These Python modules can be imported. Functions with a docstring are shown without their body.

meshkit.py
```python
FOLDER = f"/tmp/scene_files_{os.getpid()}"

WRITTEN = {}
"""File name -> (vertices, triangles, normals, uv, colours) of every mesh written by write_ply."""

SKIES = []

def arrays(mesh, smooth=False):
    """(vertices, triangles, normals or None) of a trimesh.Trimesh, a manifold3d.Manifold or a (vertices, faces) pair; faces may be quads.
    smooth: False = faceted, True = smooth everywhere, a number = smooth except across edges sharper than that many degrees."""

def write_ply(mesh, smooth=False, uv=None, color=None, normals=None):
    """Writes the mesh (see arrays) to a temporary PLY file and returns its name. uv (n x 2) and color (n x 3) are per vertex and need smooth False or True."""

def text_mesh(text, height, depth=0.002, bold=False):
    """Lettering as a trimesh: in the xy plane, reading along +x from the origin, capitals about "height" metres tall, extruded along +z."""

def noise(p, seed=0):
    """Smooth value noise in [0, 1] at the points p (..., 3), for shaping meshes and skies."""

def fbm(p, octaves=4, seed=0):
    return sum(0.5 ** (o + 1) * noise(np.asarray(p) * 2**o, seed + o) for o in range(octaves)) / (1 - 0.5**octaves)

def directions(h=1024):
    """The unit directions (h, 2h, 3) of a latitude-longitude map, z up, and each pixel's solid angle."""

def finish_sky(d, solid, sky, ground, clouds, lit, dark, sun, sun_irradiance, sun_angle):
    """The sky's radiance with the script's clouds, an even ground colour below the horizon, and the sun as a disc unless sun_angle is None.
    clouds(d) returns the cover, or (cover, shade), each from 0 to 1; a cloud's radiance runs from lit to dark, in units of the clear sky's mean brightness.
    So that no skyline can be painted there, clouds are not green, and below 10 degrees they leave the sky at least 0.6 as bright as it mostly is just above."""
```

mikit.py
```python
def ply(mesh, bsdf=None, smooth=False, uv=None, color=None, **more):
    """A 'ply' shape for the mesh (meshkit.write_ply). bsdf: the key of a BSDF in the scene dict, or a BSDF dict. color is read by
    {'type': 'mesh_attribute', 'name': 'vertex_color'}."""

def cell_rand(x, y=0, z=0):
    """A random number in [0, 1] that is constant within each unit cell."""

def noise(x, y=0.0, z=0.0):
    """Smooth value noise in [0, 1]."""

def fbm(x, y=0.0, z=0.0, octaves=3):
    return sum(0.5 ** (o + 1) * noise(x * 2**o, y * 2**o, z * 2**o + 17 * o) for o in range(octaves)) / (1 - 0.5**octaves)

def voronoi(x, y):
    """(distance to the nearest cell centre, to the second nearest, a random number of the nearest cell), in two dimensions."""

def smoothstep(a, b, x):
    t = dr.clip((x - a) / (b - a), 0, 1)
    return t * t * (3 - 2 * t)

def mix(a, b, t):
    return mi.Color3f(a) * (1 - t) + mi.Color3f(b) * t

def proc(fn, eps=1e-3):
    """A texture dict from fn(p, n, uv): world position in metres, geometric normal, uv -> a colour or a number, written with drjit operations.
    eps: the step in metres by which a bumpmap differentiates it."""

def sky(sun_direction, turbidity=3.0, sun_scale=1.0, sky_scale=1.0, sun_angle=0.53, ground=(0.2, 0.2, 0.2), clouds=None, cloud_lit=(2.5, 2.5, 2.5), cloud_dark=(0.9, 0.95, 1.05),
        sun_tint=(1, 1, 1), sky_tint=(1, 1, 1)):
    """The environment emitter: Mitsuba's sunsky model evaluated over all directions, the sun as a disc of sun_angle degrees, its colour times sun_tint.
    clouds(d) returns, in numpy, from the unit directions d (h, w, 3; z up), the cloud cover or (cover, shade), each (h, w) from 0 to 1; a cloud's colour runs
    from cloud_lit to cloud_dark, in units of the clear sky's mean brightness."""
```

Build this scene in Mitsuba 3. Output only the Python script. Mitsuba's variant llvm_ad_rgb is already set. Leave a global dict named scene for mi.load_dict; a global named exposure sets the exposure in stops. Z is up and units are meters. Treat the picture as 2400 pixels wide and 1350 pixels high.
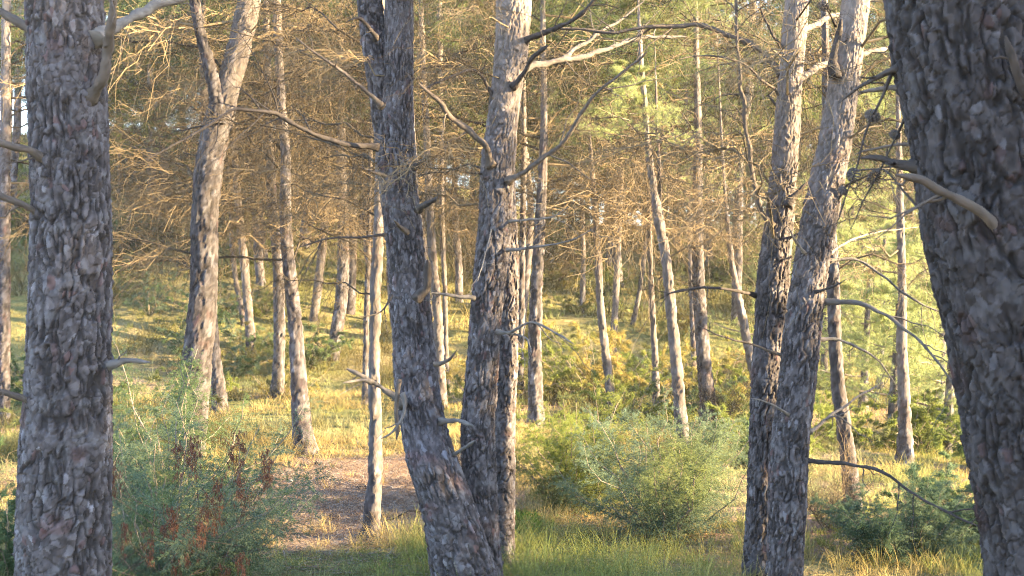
import math, random
import numpy as np
import drjit as dr
import mitsuba as mi
import trimesh
import mikit, meshkit
from mikit import proc, smoothstep, mix
from scipy.spatial import cKDTree
from scipy.interpolate import PchipInterpolator

T = mi.ScalarTransform4f
rng = np.random.default_rng(7)
random.seed(7)
scene, labels = {}, {}

# ------------------------------------------------------------------ camera, sky, exposure
EYE, F = 1.6, 2900.0                      # eye height (m); focal length in photo pixels
scene['camera'] = dict(type='thinlens', fov=2 * math.degrees(math.atan(1200 / F)), fov_axis='x',
    aperture_radius=0.0024, focus_distance=7.2, near_clip=0.05, far_clip=2000.0,
    to_world=T().look_at(origin=[0, 0, EYE], target=[0, 10, EYE], up=[0, 0, 1]))
SUN = np.array([0.97, -0.24, 0.0]); SUN /= np.linalg.norm(SUN)
SUN = SUN * math.cos(math.radians(16.5)) + np.array([0, 0, math.sin(math.radians(16.5))])
scene['sky'] = mikit.sky(SUN, turbidity=3, sun_scale=1.0, sky_scale=1.0, sun_angle=0.8, ground=(0.2, 0.19, 0.13),
    sun_tint=(0.93, 1.0, 1.08), sky_tint=(.98, .94, 1.06))
exposure = 5.55


# ------------------------------------------------------------------ helpers
def at(px, py, d):
    """A point of the place: where the line through a photo pixel is d metres in front of the viewer."""
    return np.array([(px - 1200) / F * d, d, EYE + (675 - py) / F * d])


def fbm(p, o=3, s=0):
    return meshkit.fbm(p, o, s)


def sstep(a, b, x):
    t = np.clip((x - a) / (b - a), 0, 1)
    return t * t * (3 - 2 * t)


def ground_z(x, y):
    x, y = np.asarray(x, float), np.asarray(y, float)
    p = np.stack([x * 0.35, y * 0.35, 0 * x], -1)
    z = 0.30 * (fbm(p, 3, 5) - 0.5)
    a = 0.15 + 0.13 * sstep(-1, -9, x - 0.05 * (y - 25))               # how steep the far slope is, steeper to the west
    t = np.maximum(y - 19 - 0.25 * np.maximum(x, 0), 0)
    z = z + a * np.minimum(t, 26) * sstep(0, 5, t) + 0.05 * np.maximum(t - 26, 0)
    z = z - 0.035 * np.maximum(x - 2.5, 0) * sstep(120, 20, x)              # falls away to the east
    return z + 0.5 * (fbm(p * 0.2 + 9, 2, 8) - 0.5) * sstep(14, 30, y)


def strands(P, R, sides=3, cap=False):
    """Many curved tubes at once. P (n, k, 3) points, R (n, k) radii."""
    P, R = np.asarray(P, float), np.asarray(R, float)
    n, k, _ = P.shape
    t = np.gradient(P, axis=1)
    t /= np.linalg.norm(t, axis=2, keepdims=True) + 1e-9
    ref = np.where(np.abs(t[:, :1, 2:]) < 0.8, [0, 0, 1.0], [1.0, 0.2, 0])
    a = np.cross(t, np.broadcast_to(ref, t.shape))
    a /= np.linalg.norm(a, axis=2, keepdims=True) + 1e-9
    b = np.cross(t, a)
    g = np.arange(sides) * 2 * np.pi / sides
    v = P[:, :, None] + R[:, :, None, None] * (np.cos(g)[:, None] * a[:, :, None] + np.sin(g)[:, None] * b[:, :, None])
    i, j, m = np.meshgrid(np.arange(k - 1), np.arange(sides), np.arange(n), indexing='ij')
    o = m * k * sides
    A, B = o + i * sides + j, o + i * sides + (j + 1) % sides
    f = np.stack([A, B, B + sides, A, B + sides, A + sides], -1).reshape(-1, 3)
    v = v.reshape(-1, 3)
    if cap:
        ends = []
        for q in range(n):
            for base, flip in ((q * k * sides, 1), (q * k * sides + (k - 1) * sides, 0)):
                for s in range(1, sides - 1):
                    ends.append([base, base + s + 1, base + s] if flip else [base, base + s, base + s + 1])
        f = np.vstack([f, ends])
    return v, f


class Soup:
    """Vertices, triangles and colours gathered into one mesh."""
    def __init__(self):
        self.v, self.f, self.c, self.n = [], [], [], 0

    def add(self, v, f, c):
        self.v.append(v); self.f.append(np.asarray(f) + self.n); self.n += len(v)
        self.c.append(np.broadcast_to(c, (len(v), 3)))

    def ply(self, bsdf, smooth=True):
        return mikit.ply((np.vstack(self.v), np.vstack(self.f)), bsdf, smooth=smooth, color=np.clip(np.vstack(self.c), 0, 1))


def numbered(key, book=None):
    book = scene if book is None else book
    if key not in book:
        return key
    i = 1
    while f'{key}_{i:03d}' in book:
        i += 1
    return f'{key}_{i:03d}'


used = {}


def thing(name, label, cat, group=None, kind=None):
    key = numbered(name, used); used[key] = 1
    labels[key] = {'label': label, 'category': cat}
    if group: labels[key]['group'] = group
    if kind: labels[key]['kind'] = kind
    return key


def part(parent, name, shape, label=None, kind=None):
    key = numbered(f'{parent}__{name}'); scene[key] = shape
    if label or kind:
        labels[key] = {}
        if label: labels[key]['label'] = label
        if kind: labels[key]['kind'] = kind
    return key


def inst(group, m):
    return {'type': 'instance', 'to_world': T(m), 'g': {'type': 'ref', 'id': group}}


def place(o, x, z=None, s=1.0, sz=None):
    """A matrix that puts the origin at o, the x axis along x and z as near to z as may be."""
    x = np.asarray(x, float) / np.linalg.norm(x)
    z = np.array([0, 0, 1.0]) if z is None else np.asarray(z, float)
    y = np.cross(z, x); y /= np.linalg.norm(y)
    m = np.eye(4)
    m[:3, 0], m[:3, 1], m[:3, 2], m[:3, 3] = x * s, y * s, np.cross(x, y) * (sz or s), o
    return m


def turn(o, deg, s=1.0, sz=None):
    c, q = math.cos(math.radians(deg)), math.sin(math.radians(deg))
    m = np.array([[c * s, -q * s, 0, o[0]], [q * s, c * s, 0, o[1]], [0, 0, sz or s, o[2]], [0, 0, 0, 1.0]])
    return m


# ------------------------------------------------------------------ materials
VC = {'type': 'mesh_attribute', 'name': 'vertex_color'}


def bark_bump(p, n, uv):
    return 0.6 * mikit.fbm(p.x * 90, p.y * 90, p.z * 40, 3) + 0.4 * mikit.noise(p.x * 260, p.y * 260, p.z * 120)


scene['bark'] = {'type': 'twosided', 'b': {'type': 'bumpmap', 'scale': 0.006, 'tex': proc(bark_bump, 2e-3),
    'b': {'type': 'principled', 'base_color': VC, 'roughness': 0.85, 'specular': 0.25}}}
scene['wood'] = {'type': 'twosided', 'b': {'type': 'principled', 'base_color': VC, 'roughness': 0.7, 'specular': 0.3}}
scene['leafy'] = {'type': 'principledthin', 'base_color': VC, 'roughness': 0.6, 'spec_trans': 0.0, 'diff_trans': 1.15}


def soil(p, n, uv):
    a = mikit.fbm(p.x * 0.55, p.y * 0.55, 3.0, 3)
    b = mikit.fbm(p.x * 4, p.y * 4, 1.0, 3)
    c = mikit.fbm(p.x * 35, p.y * 35, p.z * 35, 2)
    col = mix((0.21, 0.125, 0.09), (0.32, 0.22, 0.165), smoothstep(0.3, 0.7, b))
    col = mix(col, (0.10, 0.12, 0.04), 0.85 * smoothstep(0.36, 0.52, a))
    col = mix(col, mix((0.13, 0.135, 0.05), (0.21, 0.18, 0.08), b), 0.85 * smoothstep(17.0, 24.0, p.y))
    e = dr.sqrt(dr.square((p.x + 1.3) / 1.25) + dr.square((p.y - 9.5) / 1.9)) + 0.7 * (b - 0.5)
    col = mix(col, mix((0.23, 0.17, 0.13), (0.34, 0.265, 0.205), b), smoothstep(1.15, 0.75, e))
    return col * (0.55 + 0.9 * c)


def soil_bump(p, n, uv):
    return mikit.fbm(p.x * 12, p.y * 12, p.z * 12, 3) + 0.3 * mikit.noise(p.x * 70, p.y * 70, p.z * 70)


scene['soil'] = {'type': 'twosided', 'b': {'type': 'bumpmap', 'scale': 0.05, 'tex': proc(soil_bump, 4e-3),
    'b': {'type': 'diffuse', 'reflectance': proc(soil)}}}

# ------------------------------------------------------------------ ground
gx = np.sinh(np.linspace(-5.2, 5.2, 300)) * 3.3
gy = np.concatenate([-np.sinh(np.linspace(4.9, 0.05, 50)) * 4 + 2, np.linspace(2.3, 48, 260), 48 + np.sinh(np.linspace(0.03, 3.2, 60)) * 20])
X, Y = np.meshgrid(gx, gy, indexing='ij')
V = np.stack([X, Y, ground_z(X, Y)], -1).reshape(-1, 3)
a, b = len(gx), len(gy)
i, j = np.meshgrid(np.arange(a - 1), np.arange(b - 1), indexing='ij')
q = np.stack([i * b + j, (i + 1) * b + j, (i + 1) * b + j + 1, i * b + j + 1], -1).reshape(-1, 4)
scene['ground'] = mikit.ply((V, q), 'soil', smooth=True)
labels['ground'] = {'kind': 'structure', 'label': 'reddish brown woodland soil strewn with needles on a gentle slope', 'category': 'ground'}


# ------------------------------------------------------------------ trunks
def bark_mesh(z, c, r, du, dv, zfine, plate, depth, seed, ragged=1.0, flare=0.25, dark=1.0, pale=0.0, old=(2.0, 6.0)):
    """A bark-covered stem: z heights, c centres (k, 2), r radii. Plates with cracks between them are real relief."""
    rg = np.random.default_rng(seed)
    cx, cy, cr = (PchipInterpolator(z, w) for w in (c[:, 0], c[:, 1], r))
    lo, hi = zfine
    rows = np.concatenate([np.arange(z[0], lo, dv * 4), np.arange(max(lo, z[0]), min(hi, z[-1]), dv), np.arange(max(hi, z[0]), z[-1], max(dv * 12, .06)), [z[-1]]])
    rm = float(np.mean(r))
    n = max(12, int(2 * math.pi * rm / du))
    if n > 90:                                                    # the far side of a near stem is coarser
        m2 = int(n * .62); back = np.linspace(-np.pi / 2 + 1.95, 1.5 * np.pi - 1.95, max(8, int(n * .1)))
        ang = np.concatenate([np.linspace(-np.pi / 2 - 1.95, -np.pi / 2 + 1.95, m2), back[1:-1]])
    else:
        ang = np.arange(n) * 2 * np.pi / n
    S, A = np.meshgrid(rows, ang, indexing='ij')
    base = z[0] + 0.35
    R = cr(S) * (1 + flare * np.exp(-np.maximum(S - base, 0) / 0.13) * (0.62 + 0.38 * np.cos(A * 4 + seed + 1.5 * np.sin(A + seed))))
    q = np.stack([np.cos(A) * rm, np.sin(A) * rm, S], -1)
    L = 2 * math.pi * rm
    pw, ph = plate
    w1 = (fbm(q * [22, 22, 9], 3, seed) - 0.5) * pw * 2.2 * ragged
    w2 = (fbm(q * [25, 25, 14] + 40, 3, seed + 3) - 0.5) * ph * 1.5 * ragged
    sa, sb = A * rm + w1, S + w2
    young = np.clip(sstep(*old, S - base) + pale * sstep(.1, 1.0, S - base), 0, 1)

    def cells(pw, ph, sd, jit):
        g = np.random.default_rng(seed * 13 + sd)
        na, nb = max(5, round(L / pw)), max(3, int((z[-1] - z[0]) / ph) + 3)
        I, J = np.meshgrid(np.arange(na), np.arange(nb), indexing='ij')
        px = ((I + 0.5 * (J % 2) + g.uniform(-jit, jit, I.shape)) % na).ravel()
        py = (J - 1 + g.uniform(-jit, jit, I.shape)).ravel()
        pts = np.concatenate([np.stack([px + o, py], 1) for o in (-na, 0, na)])
        wt = np.tile(g.uniform(0, .35, na * nb), 3)
        u = np.stack([(sa / (L / na)).ravel(), ((sb - z[0]) / ph).ravel()], 1)
        d, k = cKDTree(pts).query(u, k=4)
        d = d - wt[k]
        o = np.argsort(d, axis=1)[:, :2]
        d, k = np.take_along_axis(d, o, 1), np.take_along_axis(k, o, 1)
        return (d[:, 1] - d[:, 0]).reshape(S.shape), (k[:, 0] % (na * nb)).reshape(S.shape), (u - pts[k[:, 0]]).reshape(*S.shape, 2), na * nb, g

    e1, id1, loc, m1, g1 = cells(pw, ph, 1, .6)
    hgt, tilt, pick, tone = g1.uniform(0, 1, m1), g1.normal(0, 1, (m1, 2)), g1.uniform(0, 1, m1), g1.uniform(0.86, 1.16, m1)
    broken = sstep(.36, .56, fbm(q * [34, 34, 16] + 3, 2, seed + 30))                     # cracks come and go
    prof = sstep(0.0, 0.19, e1) * broken + 1 - broken
    fz = fbm(np.stack([q[..., 0] * 20 + .3 * w1 / pw, q[..., 1] * 20, q[..., 2] * 4.2 + .25 * w2 / ph], -1) * (.03 / pw), 3, seed + 40)
    deep = sstep(.006, .095, np.abs(fz - .5)) * sstep(.72, .50, fbm(q * [9, 9, 5] + 60, 2, seed + 50)) + sstep(.50, .72, fbm(q * [9, 9, 5] + 60, 2, seed + 50))
    deep = np.clip(deep, 0, 1)                                       # long upright furrows
    fine = fbm(q * [110, 110, 70], 2, seed + 8) - 0.5
    disp = depth * (0.6 * prof + 0.42 * hgt[id1] + 0.45 * (tilt[id1] * loc).sum(-1) + 0.6 * fine) + depth * 1.5 * (deep - 1)
    disp = disp * np.clip(cr(S) / rm, .3, 1.15) * (1 - 0.6 * young) + 0.012 * (fbm(q * [5, 5, 3], 3, seed + 5) - 0.5) * (rm / 0.1)
    R = R + disp - depth * 0.8
    v = np.stack([cx(S) + np.cos(A) * R, cy(S) + np.sin(A) * R, S], -1).reshape(-1, 3)
    k, m = S.shape
    i, j = np.meshgrid(np.arange(k - 1), np.arange(m), indexing='ij')
    f = np.stack([i * m + j, i * m + (j + 1) % m, (i + 1) * m + (j + 1) % m, (i + 1) * m + j], -1).reshape(-1, 4)
    pal = np.array([[.118, .100, .100], [.155, .135, .137], [.088, .071, .068], [.15, .098, .094], [.225, .207, .22]])
    pick = pick + .35 * (fbm(np.stack([np.arange(m1) * .37, np.arange(m1) * .011, 0. * pick], -1), 2, seed) - .5)
    w = np.searchsorted([0.40, 0.70, 0.93, 0.965], pick)
    col = (pal[w] * tone[:, None])[id1]
    red = .6 * sstep(.68, .78, fbm(q * [13, 13, 8] + 90, 2, seed + 60))[..., None]
    col = col * (1 - red * [0, .32, .38])
    grain = fbm(q * [75, 75, 32] + 7, 3, seed + 11)
    col = col * (0.25 + 1.5 * grain)[..., None]
    lich = sstep(0.55, 0.72, fbm(q * [40, 40, 22], 3, seed + 21))[..., None]
    col = col * (1 - 0.5 * lich) + np.array([.235, .222, .23]) * 0.5 * lich
    crack = (np.minimum(0.30 + 0.70 * prof, 0.18 + 0.82 * deep))[..., None]
    col = col * crack + np.array([.030, .024, .022]) * (1 - crack)
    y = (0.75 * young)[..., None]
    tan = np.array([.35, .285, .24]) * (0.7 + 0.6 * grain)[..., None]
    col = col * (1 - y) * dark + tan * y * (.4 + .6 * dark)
    return v, f, col.reshape(-1, 3)


class Stem:
    def __init__(self, z, c, r):
        self.z, self.c, self.r = np.array(z), np.array(c), np.array(r)

    def mid(self, z):
        z = np.clip(z, self.z[0], self.z[-1])
        return np.array([np.interp(z, self.z, self.c[:, 0]), np.interp(z, self.z, self.c[:, 1]), z])

    def rad(self, z):
        return float(np.interp(z, self.z, self.r))


def stem_from_photo(trace, d, height, lean_d=0.0, base=True, keep=None):
    """trace: rows (photo y, centre x, width) seen d metres away; goes down into the ground and on up to the height given."""
    rows = sorted(trace, key=lambda t: -t[0])
    D = [t[3] if len(t) > 3 else d for t in rows]
    P = [at(t[1], t[0], e) for t, e in zip(rows, D)]
    z, c, r = [p[2] for p in P], [[p[0], p[1]] for p in P], [0.5 * t[2] / F * e for t, e in zip(rows, D)]
    if base:
        g = float(ground_z(c[0][0], d)) - 0.35
        if z[0] - g > 0.02:
            sl = (np.array(c[1]) - c[0]) / max(z[1] - z[0], 0.1) if len(z) > 1 else np.zeros(2)
            z.insert(0, g); c.insert(0, list(np.array(c[0]) - sl * min(z[1] - g, 0.5))); r.insert(0, r[0] * 1.03)
    top = z[-1]
    if height > top + 0.3:
        sl = (np.array(c[-1]) - c[max(0, len(c) - 3)]) / (z[-1] - z[max(0, len(z) - 3)])
        for t in (0.35, 0.7, 1.0):
            h = (height - top) * t
            z.append(top + h); c.append(list(np.array(c[-1]) + sl * 0.6 * (z[-1] - z[-2]))); r.append(r[-1] * (0.8, 0.6, 0.3)[(0.35, 0.7, 1.0).index(t)])
    return Stem(z, c, r)


def grow(key, st, du, dv, zfine, plate, depth, seed, name='trunk', **k):
    v, f, col = bark_mesh(st.z, st.c, st.r, du, dv, zfine, plate, depth, seed, **k)
    return part(key, name, mikit.ply((v, f), 'bark', smooth=True, color=np.clip(col, 0, 1)))


def limb(key, pts, d, w0, w1, name='dead_branch', tone=(0.25, 0.205, 0.165), d1=None, sides=9, label=None, knots=1.0):
    """A bare branch through photo points, d metres away at its foot and d1 at its tip."""
    d1 = d if d1 is None else d1
    k = len(pts)
    P = np.array([at(x, y, d + (d1 - d) * i / (k - 1)) for i, (x, y) in enumerate(pts)])
    s = np.concatenate([[0], np.cumsum(np.linalg.norm(np.diff(P, axis=0), axis=1))])
    m = max(10, int(s[-1] / 0.02))
    u = np.linspace(0, s[-1], m)
    Q = np.stack([PchipInterpolator(s, P[:, a])(u) for a in range(3)], 1)
    h = abs(hash((int(pts[0][0]), int(pts[0][1])))) % 1000
    dm = (d + d1) / 2
    wr = 0.44 * np.linspace(w0, w1, m) / F * dm
    Q += (np.stack([fbm(Q * 9 + h + 31 * a, 2) for a in range(3)], 1) - 0.5) * (wr[:, None] * 2.2 + 0.008) * knots
    wr = wr * (0.70 + 0.66 * fbm(np.stack([u * 22, u * 0 + h, u * 0], 1), 3)) * (1 + 0.8 * np.exp(-u / 0.035))
    wr[-2:] *= [.75, .3]
    v, f = strands(Q[None], wr[None], sides, True)
    ax = np.repeat(Q, sides, axis=0); ax = np.vstack([ax, ax[:max(0, len(v) - len(ax))]])[:len(v)]
    v = v + (v - ax) * (0.55 * (fbm(v * 65, 3, h % 40) - .5))[:, None]
    col = np.array(tone) * (0.35 + 1.3 * fbm(v * [55, 55, 55], 3, h % 50))[:, None]
    so = Soup(); so.add(v, f, col)
    # short broken snags and side twigs along it
    rg = np.random.default_rng(h + 5)
    n = int(s[-1] * 8)
    if n:
        S, SR = [], []
        for _ in range(n):
            i = rg.integers(m // 4, m - 1)
            t = Q[min(i + 2, m - 1)] - Q[i - 2]; t /= np.linalg.norm(t)
            side = np.cross(t, rg.normal(size=3)); side /= np.linalg.norm(side)
            L = rg.uniform(0.05, 0.45) * min(1, s[-1])
            dirn = t * rg.uniform(.3, 1) + side
            dirn /= np.linalg.norm(dirn)
            uu = np.linspace(0, 1, 6)[:, None]
            S.append(Q[i] + dirn * L * uu + (t * rg.uniform(-.3, .5) + np.array([0, 0, -rg.uniform(0, .5)])) * L * uu ** 2 + rg.normal(0, .012, (6, 3)) * uu)
            SR.append(np.linspace(min(wr[i] * 0.6, 0.0045), 0.0012, 6))
        v, f = strands(S, SR, 4)
        so.add(v, f, np.array(tone) * 0.95)
    return part(key, name, so.ply('bark'), label)


# ------------------------------------------------------------------ dead branches with twigs: models to copy
def dead_branch_model(seed, droop, live=False):
    rg = np.random.default_rng(seed)
    so = Soup()
    tone = np.array([.120, .085, .046]) * [.30, .95, .42, 1.6, .36][seed % 5]

    def wander(p, d, L, k, sag, amp):
        u = np.linspace(0, 1, k)[:, None]
        w = np.cumsum(rg.normal(0, amp, (k, 3)), 0) * L / k
        return p + d * L * u + np.array([0, 0, -sag]) * L * u ** 2 + (w - w[:1])

    main = wander(np.zeros(3), np.array([1, 0, rg.uniform(.0, .35)]), 1.0, 10, droop, .35)
    S2, R2, S3, R3 = [], [], [], []
    for t in np.sort(rg.uniform(.12, 1, 20)):
        i = min(int(t * 9), 8)
        p = main[i] + (main[i + 1] - main[i]) * (t * 9 - i)
        sd = rg.choice([-1, 1])
        d = np.array([rg.uniform(.25, .9), sd * rg.uniform(.3, 1), rg.uniform(-.5, .35)])
        d /= np.linalg.norm(d)
        L = rg.uniform(.25, .6) * (1.15 - .5 * t)
        q = wander(p, d, L, 7, rg.uniform(0, .7), .55)
        S2.append(q); R2.append(np.linspace(.0026, .0011, 7))
        for _ in range(rg.integers(3, 8)):
            j = rg.integers(1, 6)
            e = d * rg.uniform(.3, 1) + rg.normal(0, .6, 3); e /= np.linalg.norm(e)
            S3.append(wander(q[j], e, rg.uniform(.1, .32), 5, rg.uniform(-.2, .8), .7)); R3.append(np.linspace(.0014, .0008, 5))
    if live:
        return so, main, S2, S3, R2, R3, tone, rg
    for S, R, n in (([main], [np.linspace(.0075, .0026, 10)], 5), (S2, R2, 3), (S3, R3, 3)):
        v, f = strands(S, R, n)
        so.add(v, f, tone * (0.7 + 0.6 * fbm(v * 11, 2, seed))[:, None])
    return so


NB = 10
for s in range(NB):
    scene[f'branch_model_{s}'] = {'type': 'shapegroup', 'twigs': dead_branch_model(100 + s, [-.12, .1, .3, .5, .2][s % 5]).ply('wood', smooth=False)}


# ------------------------------------------------------------------ needles
def needle_tufts(rg, C, D, n, L, w, spread, tone, toneamp=.25):
    """n needles round every tuft centre C, pointing round D."""
    m = len(C)
    e = rg.normal(size=(m, n, 3)) * spread + D[:, None]
    e /= np.linalg.norm(e, axis=2, keepdims=True)
    o = C[:, None] + rg.normal(0, L * .16, (m, n, 3))
    side = np.cross(e, rg.normal(size=(m, n, 3))); side /= np.linalg.norm(side, axis=2, keepdims=True) + 1e-9
    ln = L * rg.uniform(.6, 1.2, (m, n, 1))
    v = np.stack([o - side * w / 2, o + side * w / 2, o + e * ln + np.array([0, 0, -.12]) * ln], 2).reshape(-1, 3)
    f = np.arange(m * n * 3).reshape(-1, 3)
    t = np.array(tone) * rg.uniform(1 - toneamp, 1 + toneamp, (m, 1)) if np.ndim(tone) == 1 else tone * rg.uniform(1 - toneamp, 1 + toneamp, (m, 1))
    return v, f, np.repeat(t, n * 3, axis=0)


def crown_model(seed, n_limbs, R, H, tufts, tone, needle=(.13, .011), per=13):
    """A pine crown: limbs that rise from a central stem, needle tufts along their outer halves."""
    rg = np.random.default_rng(seed)
    C, D, limbs = [], [], []
    for i in range(n_limbs):
        t = (i + .5) / n_limbs
        az = i * 2.4 + rg.uniform(-.4, .4)
        L = R * (1.05 - .75 * t) * rg.uniform(.65, 1.15)
        u = np.linspace(0, 1, 8)[:, None]
        d = np.array([math.cos(az), math.sin(az), 0])
        Q = np.array([0, 0, H * t * .85]) + d * L * u + np.array([0, 0, 1]) * (L * .35 * u ** 1.5 - .12 * L * u) + np.cumsum(rg.normal(0, .03, (8, 3)), 0) * L * .6
        limbs.append((Q, np.linspace(.035 * (1.1 - t), .008, 8)))
        k = int(tufts / n_limbs)
        q = rg.uniform(.25, 1, k) ** .8
        P = np.stack([np.interp(q, u[:, 0], Q[:, a]) for a in range(3)], 1)
        cl = rg.normal(size=(9, 3)) * [.26, .26, .14] * L * .75                # clumps with gaps between
        P = P + cl[rg.integers(0, 9, k)] * (.4 + .6 * q[:, None]) + rg.normal(0, .055, (k, 3)) * L
        C.append(P); D.append(np.tile(d * .5 + [0, 0, .45], (k, 1)) + rg.normal(0, .4, (k, 3)))
    C, D = np.vstack(C), np.vstack(D)
    shade = 0.7 + 0.6 * fbm(C * 1.3, 2, seed)
    v, f, c = needle_tufts(rg, C, D, per, needle[0], needle[1], .55, np.array(tone) * shade[:, None])
    so = Soup(); so.add(v, f, c)
    return so, limbs


for s, tone in enumerate([(.12, .145, .065), (.15, .17, .065), (.10, .125, .06)]):
    so, main, S2, S3, R2, R3, bt, rg_ = dead_branch_model(170 + s, .15, True)
    for S, R, n in (([main], [np.linspace(.0075, .0026, 10)], 5), (S2, R2, 3)):
        v, f = strands(S, R, n); so.add(v, f, bt)
    C = np.vstack([q[3:] for q in S2] + [q[2:] for q in S3[::2]]); D = np.vstack([np.tile(q[-1] - q[-2], (len(q) - 3, 1)) for q in S2] + [np.tile(q[-1] - q[-2], (len(q) - 2, 1)) for q in S3[::2]])
    D /= np.linalg.norm(D, axis=1, keepdims=True) + 1e-9
    v, f, c = needle_tufts(rg_, C, D * .9, 9, .085, .006, .55, tone)
    sn = Soup(); sn.add(v, f, c)
    scene[f'live_branch_model_{s}'] = {'type': 'shapegroup', 'twigs': so.ply('wood', smooth=False), 'needles': sn.ply('leafy', smooth=False)}


def branch(rg, high, p=.3):
    """(part name, model) of a branch: some high ones still carry needles."""
    if high and rg.uniform() < p:
        return 'needle_branch', f'live_branch_model_{rg.integers(3)}'
    return 'dead_branch', f'branch_model_{rg.integers(NB)}'


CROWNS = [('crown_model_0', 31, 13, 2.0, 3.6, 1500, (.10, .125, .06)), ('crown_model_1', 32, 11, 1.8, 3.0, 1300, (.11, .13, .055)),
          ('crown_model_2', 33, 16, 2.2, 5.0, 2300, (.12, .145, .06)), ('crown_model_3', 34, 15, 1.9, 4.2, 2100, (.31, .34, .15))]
for name, sd, nl, R, H, nt, tone in CROWNS:
    so, lm = crown_model(sd, nl, R, H, nt, tone)
    g = {'type': 'shapegroup', 'crown': so.ply('leafy', smooth=False)}
    for k, (Q, r) in enumerate(lm):
        s2 = Soup(); v, f = strands(Q[None], r[None], 5); s2.add(v, f, (.22, .17, .13))
        g['crown__limb' + (f'_{k:03d}' if k else '')] = s2.ply('wood')
    scene[name] = g


def crown(key, st, model, s=1.0, lower=0.0, deg=0.0, sz=None):
    # a group of several entries: its parts' names follow the key of the tree
    o = st.mid(st.z[-1] - lower)
    for name, shape in list(scene[model].items()):
        if isinstance(shape, dict):
            g = f'{model}_{name}'
            if g not in scene:
                scene[g] = {'type': 'shapegroup', 'shape': shape}
            scene[f'{key}__{name}'] = inst(g, turn(o, deg, s, sz))


def dress(key, st, n, zlo, zhi, Lr, rg, azr=None, tilt=(-.15, .35)):
    """Dead branches with twigs up a stem, each a part of its own."""
    for k in range(n):
        z = zlo + (zhi - zlo) * (k + rg.uniform(0, 1)) / n
        az = rg.uniform(0, 2 * math.pi) if azr is None else rg.uniform(*azr)
        d = np.array([math.cos(az), math.sin(az), rg.uniform(*tilt)])
        o = st.mid(z) + np.array([d[0], d[1], 0]) * st.rad(z) * .7
        L = rg.uniform(*Lr)
        name, model = branch(rg, z > 4.0)
        part(key, name, inst(model, place(o, d, None, L)))


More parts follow.
